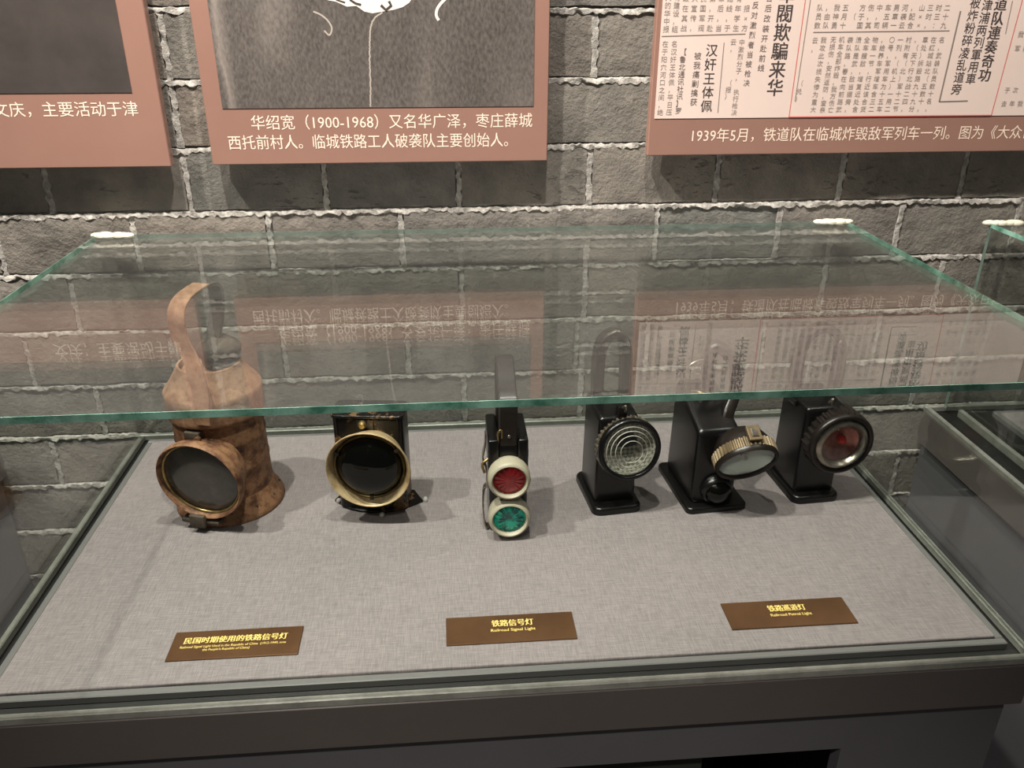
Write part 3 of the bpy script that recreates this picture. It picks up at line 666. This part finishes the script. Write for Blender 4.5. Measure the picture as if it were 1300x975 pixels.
# ---- 3 narrow two-lens signal lamp
def lamp_two(loc, rz):
    t = empty('signal_lamp', loc, rz); tag(t, 'narrow black signal lamp with cream ringed red lens above a green lens', 'lamp')
    obj('body', bx(-0.0275, 0.0275, -0.010, 0.070, 0.0, 0.128, 0.004, 3), M['bakelite'], t, 40)
    sh = bmesh.new(); box(sh, -0.0285, -0.0135, -0.014, 0.072, 0.10, 0.155, 0.003, 3); box(sh, 0.0135, 0.0285, -0.014, 0.072, 0.10, 0.155, 0.003, 3)
    obj('shoulder', sh, M['bakelite'], t, 40)
    obj('handle', strap([(0, -0.006, 0.125), (0, -0.006, 0.180), (0, -0.006, 0.207), (0, 0.004, 0.2165), (0, 0.022, 0.2240), (0, 0.052, 0.2390), (0, 0.072, 0.244), (0, 0.080, 0.230), (0, 0.078, 0.19), (0, 0.068, 0.14), (0, 0.064, 0.12)], 0.0265, 0.011, n=6), M['bakelite_brown'], t, 35)
    obj('handle_block', bx(-0.0130, 0.0130, -0.012, 0.066, 0.100, 0.146, 0.002), M['bakelite'], t, 40)
    obj('rivet', lathe([(0.0028, 0), (0.002, 0.0012), (0, 0.0016)], 12, Matrix.Translation((0.001, -0.012, 0.160)) @ Matrix.Rotation(R(90), 4, 'X')), M['chrome'], t, 50)
    for zc, mt, nm, ml in ((0.100, 'red_glass', 'upper', 'red lens'), (0.0350, 'green_glass', 'lower', 'green lens')):
        q = face(zc, -0.008)
        bz = obj('lens_bezel', lathe([(0.026, 0), (0.0290, 0.002), (0.0308, 0.012), (0.0302, 0.024), (0.0285, 0.0285), (0.0258, 0.0295), (0.0240, 0.0275), (0.0232, 0.022), (0.0225, 0.004)], 56, q, closed=True), M['cream_plastic'], t, 60)
        ln = obj('lens', lathe([(0.0238, 0.020), (0.0200, 0.0215), (0.012, 0.0235), (0, 0.0245)], 40, q), M[mt], bz, 80); ln['label'] = ml
        fc = bmesh.new()
        for k in range(16):
            a = 2 * math.pi * k / 16
            box(fc, 0.006, 0.021, -0.0004, 0.0004, 0.0222, 0.0243, 0, mtx=q @ Matrix.Rotation(a, 4, 'Z'))
        obj('lens_ribs', fc, M[mt], bz)
    # chrome latch and belt clip on the left side
    obj('latch', strap([(-0.031, 0.012, 0.155), (-0.0325, 0.010, 0.135), (-0.036, 0.006, 0.118), (-0.031, 0.004, 0.100), (-0.0305, 0.002, 0.072)], 0.014, 0.0022, side=(0, 1, 0), n=5), M['chrome'], t, 40)
    obj('latch_pin', tube([(-0.028, -0.002, 0.120), (-0.037, -0.004, 0.112), (-0.034, -0.004, 0.098)], 0.002), M['brass'], t, 40)
    obj('belt_clip', strap([(-0.0290, 0.015, 0.066), (-0.0345, 0.012, 0.062), (-0.0365, 0.006, 0.045), (-0.0355, 0.000, 0.016), (-0.0325, -0.001, 0.005), (-0.0285, 0.0, 0.004)], 0.012, 0.0026, side=(0, 1, 0), n=6), M['chrome'], t, 40)
    obj('wire', tube([(-0.014, -0.010, 0.150), (-0.015, -0.013, 0.166), (-0.010, -0.0125, 0.171), (-0.009, -0.012, 0.158)], 0.0013), M['brass'], t, 40)
    obj('side_stud', bx(0.0280, 0.0312, 0.01, 0.026, 0.112, 0.125, 0.001), M['bakelite'], t, 40)
    return t
lamp_two((0.613, -0.3115, 0.0), 0)

# ---- patrol lamps: shared base / body / arched handle
def patrol_body(t, bw, bd, h, fw, fd, fshift=0.0, top_slope=0.0, mt='bakelite'):
    obj('base_flange', prism(rrect(-fw / 2, fw / 2, -fd / 2 + fshift, fd / 2 + fshift, 0.014), 0, 0.0125, 0.005), M[mt], t, 50)
    bm = bx(-bw / 2, bw / 2, -bd / 2, bd / 2, 0.010, h, 0.007, 4)
    for v in bm.verts:
        if v.co.z > h * 0.6: v.co.z -= top_slope * max(0, (-v.co.y + bd / 2)) / bd
        k = 1 + 0.05 * (1 - v.co.z / h); v.co.x *= k; v.co.y *= k
    obj('body', bm, M[mt], t, 50)
def arch(pts, wd, th, side=(0, 1, 0)): return strap(pts, wd, th, side=side, n=8)
def head(t, q, R0, body_m, knurl_m, n, depth, taper=0.72, kw=0.013):
    """lamp head: drum, ribbed ring and front rim; q is the front axis frame, front at h = 0"""
    obj('head_shell', lathe([(0, -depth), (R0 * taper * 0.7, -depth), (R0 * taper, -depth * 0.8), (R0 * 0.93, -0.020), (R0 * 0.95, -0.014), (R0 * 0.90, -0.010), (R0 * 0.84, -0.020), (0, -0.026)], 56, q), M[body_m], t, 50)
    obj('ribbed_ring', knurl(R0 * 0.955, R0 * 1.0, -0.005 - kw, -0.005, n, q, R0 * 0.84), M[knurl_m], t)
    obj('front_rim', lathe([(R0 * 0.86, -0.008), (R0 * 0.985, -0.0055), (R0 * 0.99, 0.000), (R0 * 0.95, 0.0042), (R0 * 0.89, 0.0050), (R0 * 0.835, 0.0030), (R0 * 0.825, -0.004)], 64, q, closed=True), M[body_m], t, 60)

def lamp_prismatic(loc, rz):
    t = empty('patrol_lamp', loc, rz); tag(t, 'black bakelite patrol lamp with round clear cross-hatched lens, beside the red and green lamp', 'lamp')
    patrol_body(t, 0.062, 0.080, 0.165, 0.078, 0.118, -0.002, 0.008)
    obj('handle', arch([(-0.020, 0.012, 0.155), (-0.021, 0.014, 0.20), (-0.019, 0.016, 0.240), (-0.011, 0.018, 0.260), (0.003, 0.018, 0.267), (0.015, 0.018, 0.260), (0.021, 0.014, 0.240), (0.022, 0.010, 0.20), (0.022, 0.008, 0.155)], 0.022, 0.0165), M['bakelite_brown'], t, 40)
    obj('handle_grip', arch([(-0.010, 0.0075, 0.270), (0.003, 0.0065, 0.2755), (0.015, 0.0060, 0.2690), (0.022, 0.0040, 0.252)], 0.006, 0.003), M['chrome'], t, 40)
    q = face(0.112, -0.060, -9, x=0.012)
    head(t, q, 0.0490, 'bakelite', 'knurl_worn', 40, 0.050, 0.8)
    obj('mount', bx(-0.016, 0.036, -0.045, -0.030, 0.085, 0.150, 0.004), M['bakelite'], t, 40)
    obj('reflector', lathe([(0.0415, -0.0015), (0.032, -0.008), (0.015, -0.015), (0, -0.0155)], 48, q), M['lens_back'], t, 80)
    rings = bmesh.new()
    for r in (0.0370, 0.0310, 0.0245, 0.0170):
        h = 0.0028 + 0.0085 * (1 - (r / 0.041) ** 2)
        lathe([(r - 0.0005, h - 0.0008), (r, h + 0.0004), (r + 0.0005, h - 0.0009)], 56, q, bm=rings)
    obj('lens', lathe([(0.0415, 0.0005), (0.0375, 0.0030), (0.030, 0.0060), (0.020, 0.0090), (0.010, 0.0108), (0, 0.0113)], 56, q), M['lens'], t, 80)
    obj('lens_ring', rings, M['lens_ridge'], t, 60)
    obj('screw', tube([(0.002, -0.045, 0.175), (0.004, -0.052, 0.181), (0.005, -0.048, 0.170)], 0.002), M['chrome'], t, 40)
    obj('screw_bracket', bx(-0.004, 0.010, -0.044, -0.032, 0.158, 0.176, 0.0015), M['bakelite'], t)
    return t
M['lens_ridge'] = mat('lens_ridge', (188, 186, 176), 0.15, 0.3)
def hatch():
    m = mat('cross_hatched_reflector', (150, 148, 136), 0.35, 0.1)
    v = coords(m, (1, 1, 1), rot=(0, R(45), 0)); ck = N(m, 'ShaderNodeTexChecker'); ck.inputs['Scale'].default_value = 210
    L(m, v, ck.inputs['Vector'])
    base(m, mix(m, (112, 108, 96), (168, 165, 152), ck.outputs['Fac'])); return m
M['lens_back'] = hatch()
lamp_prismatic((0.778, -0.232, 0.0), 6)

def lamp_tilting(loc, rz):
    t = empty('patrol_lamp', loc, rz); tag(t, 'black patrol lamp with downward tilted silver reflector head and bronze ribbed ring', 'lamp')
    obj('base_flange', prism(rrect(-0.049, 0.049, -0.075, 0.070, 0.010), 0, 0.010, 0.004), M['bakelite'], t, 50)
    bm = bx(-0.036, 0.030, -0.058, 0.055, 0.008, 0.172, 0.009, 4)
    for v in bm.verts:
        if v.co.z > 0.1: v.co.z -= 0.038 * max(0, (0.055 - v.co.y)) / 0.11
        k = 1 + 0.06 * (1 - v.co.z / 0.17); v.co.x *= k; v.co.y *= k
    obj('body', bm, M['bakelite'], t, 50)
    obj('handle', strap([(0.0054, 0.020, 0.1450), (0.0002, 0.020, 0.1981), (0.0, 0.02, 0.222), (0.007, 0.02, 0.2365), (0.021, 0.015, 0.2325), (0.036, 0.01, 0.213), (0.0415, 0.005, 0.1882), (0.0371, -0.005, 0.1665), (0.0241, -0.02, 0.1483), (0.014, -0.032, 0.124)], 0.022, 0.0165, side=(0.25, 0.95, 0.0), n=8), M['bakelite_brown'], t, 40)
    obj('wire_bail', tube([(-0.030, 0.022, 0.160), (-0.037, 0.020, 0.188), (-0.026, 0.020, 0.211), (-0.006, 0.020, 0.218)], 0.0012), M['chrome'], t, 40)
    obj('wire_clip', tube([(-0.022, 0.02, 0.164), (-0.014, 0.006, 0.168), (-0.004, 0.004, 0.164), (0.004, 0.014, 0.166)], 0.002), M['brass'], t, 40)
    q = face(0.095, -0.090, 31, x=0.029)
    R0 = 0.0475
    obj('head_shell', lathe([(0, -0.052), (0.022, -0.050), (0.036, -0.040), (0.043, -0.026), (R0 * 0.95, -0.016), (R0 * 0.9, -0.014), (0, -0.02)], 56, q), M['bakelite_brown'], t, 50)
    obj('ribbed_ring', knurl(R0 * 0.955, R0 * 1.01, -0.019, -0.003, 44, q, R0 * 0.84), M['knurl_bronze'], t)
    obj('front_rim', lathe([(R0 * 0.87, -0.006), (R0 * 0.99, -0.004), (R0 * 1.0, 0.001), (R0 * 0.96, 0.005), (R0 * 0.90, 0.004), (R0 * 0.86, -0.002)], 64, q, closed=True), M['bakelite_brown'], t, 60)
    obj('reflector', lathe([(0.0412, -0.001), (0.036, -0.006), (0.026, -0.0105), (0.012, -0.0135), (0.005, -0.0135)], 56, q), M['reflector'], t, 80)
    obj('bulb', lathe([(0, -0.013), (0.004, -0.013), (0.0045, -0.008), (0.003, -0.004), (0, -0.003)], 20, q), M['lens_ridge'], t, 80)
    obj('lens', lathe([(0.0412, 0.0008), (0.030, 0.0016), (0, 0.0022)], 48, q), M['lens'], t, 80)
    kb = bmesh.new(); up = q @ Matrix.Rotation(R(-90), 4, 'Z')
    box(kb, -0.041, -0.035, -0.010, 0.010, -0.032, -0.008, 0.001, mtx=q @ Matrix.Rotation(R(-90), 4, 'Z') @ Matrix.Translation((-0.012, 0, 0)))
    obj('catch_plate', kb, M['knurl_bronze'], t)
    kb = bmesh.new(); box(kb, -0.0545, -0.052, -0.005, 0.005, -0.027, -0.013, 0.0008, mtx=q @ Matrix.Rotation(R(-90), 4, 'Z'))
    obj('catch', kb, M['knurl_worn'], t)
    obj('hinge_arm', strap([(0.004, -0.045, 0.112), (0.014, -0.052, 0.115), (0.024, -0.056, 0.117)], 0.022, 0.014, side=(0, 0, 1), n=4), M['bakelite'], t, 40)
    q2 = face(0.0345, -0.058, 8, x=-0.001) @ Matrix.Scale(1.12, 4)
    obj('signal_socket', lathe([(0, -0.012), (0.0215, -0.012), (0.0225, 0.006), (0.0200, 0.011), (0.018, 0.0120), (0.0175, 0.009), (0, 0.008)], 40, q2), M['bakelite'], t, 50)
    obj('signal_lens', lathe([(0.0178, 0.008), (0.0165, 0.015), (0.0115, 0.0205), (0.006, 0.0235), (0, 0.0245)], 36, q2), M['black_glass'], t, 80)
    return t
lamp_tilting((0.932, -0.224, 0.0), 5)

def lamp_red(loc, rz):
    t = empty('patrol_lamp', loc, rz); tag(t, 'black bakelite patrol lamp with domed clear lens showing red inside, rightmost lamp', 'lamp')
    patrol_body(t, 0.064, 0.082, 0.165, 0.078, 0.112, -0.002, 0.006)
    obj('handle', arch([(-0.030, 0.010, 0.158), (-0.032, 0.010, 0.20), (-0.029, 0.012, 0.238), (-0.016, 0.014, 0.260), (0.002, 0.014, 0.268), (0.022, 0.014, 0.258), (0.033, 0.010, 0.236), (0.035, 0.008, 0.20), (0.034, 0.008, 0.158)], 0.022, 0.0135), M['bakelite_brown'], t, 40)
    obj('rivet', lathe([(0.003, 0), (0.002, 0.0012), (0, 0.0016)], 12, Matrix.Translation((0.026, -0.0015, 0.248)) @ Matrix.Rotation(R(90), 4, 'X')), M['chrome'], t, 50)
    q = face(0.106, -0.062, 2, x=0.020)
    head(t, q, 0.0520, 'bakelite_brown', 'bakelite_brown', 30, 0.052, 0.98, 0.022)
    obj('mount', bx(-0.010, 0.044, -0.048, -0.030, 0.070, 0.145, 0.004), M['bakelite_brown'], t, 40)
    obj('inner_collar', lathe([(0.0300, 0.000), (0.0345, 0.006), (0.0375, 0.0055), (0.044, 0.001), (0.044, -0.004), (0.030, -0.004)], 56, q, closed=True), M['chrome'], t, 60)
    obj('reflector', lathe([(0.0345, 0.0), (0.026, -0.008), (0.012, -0.0135), (0.0, -0.0137)], 48, q), M['red_reflector'], t, 80)
    obj('bulb', lathe([(0, -0.013), (0.006, -0.013), (0.007, -0.007), (0.005, -0.002), (0, 0.0)], 20, q @ Matrix.Translation((0.004, 0.004, 0))), M['red_bulb'], t, 80)
    obj('lens', lathe([(0.0370, 0.004), (0.0345, 0.010), (0.028, 0.0165), (0.018, 0.0205), (0.009, 0.0222), (0, 0.0227)], 56, q), M['lens'], t, 80)
    obj('screw', tube([(-0.002, -0.045, 0.170), (0.0, -0.050, 0.178), (0.002, -0.046, 0.168)], 0.002), M['chrome'], t, 40)
    obj('side_lug', bx(-0.038, -0.032, -0.012, 0.012, 0.150, 0.160, 0.0015), M['bakelite'], t)
    return t
M['red_reflector'] = mottled('reddish_reflector', [(0.35, (130, 66, 58)), (0.65, (196, 132, 120))], 40, 0.3, 0.5, 0)
lamp_red((1.098, -0.228, 0.0), 4)
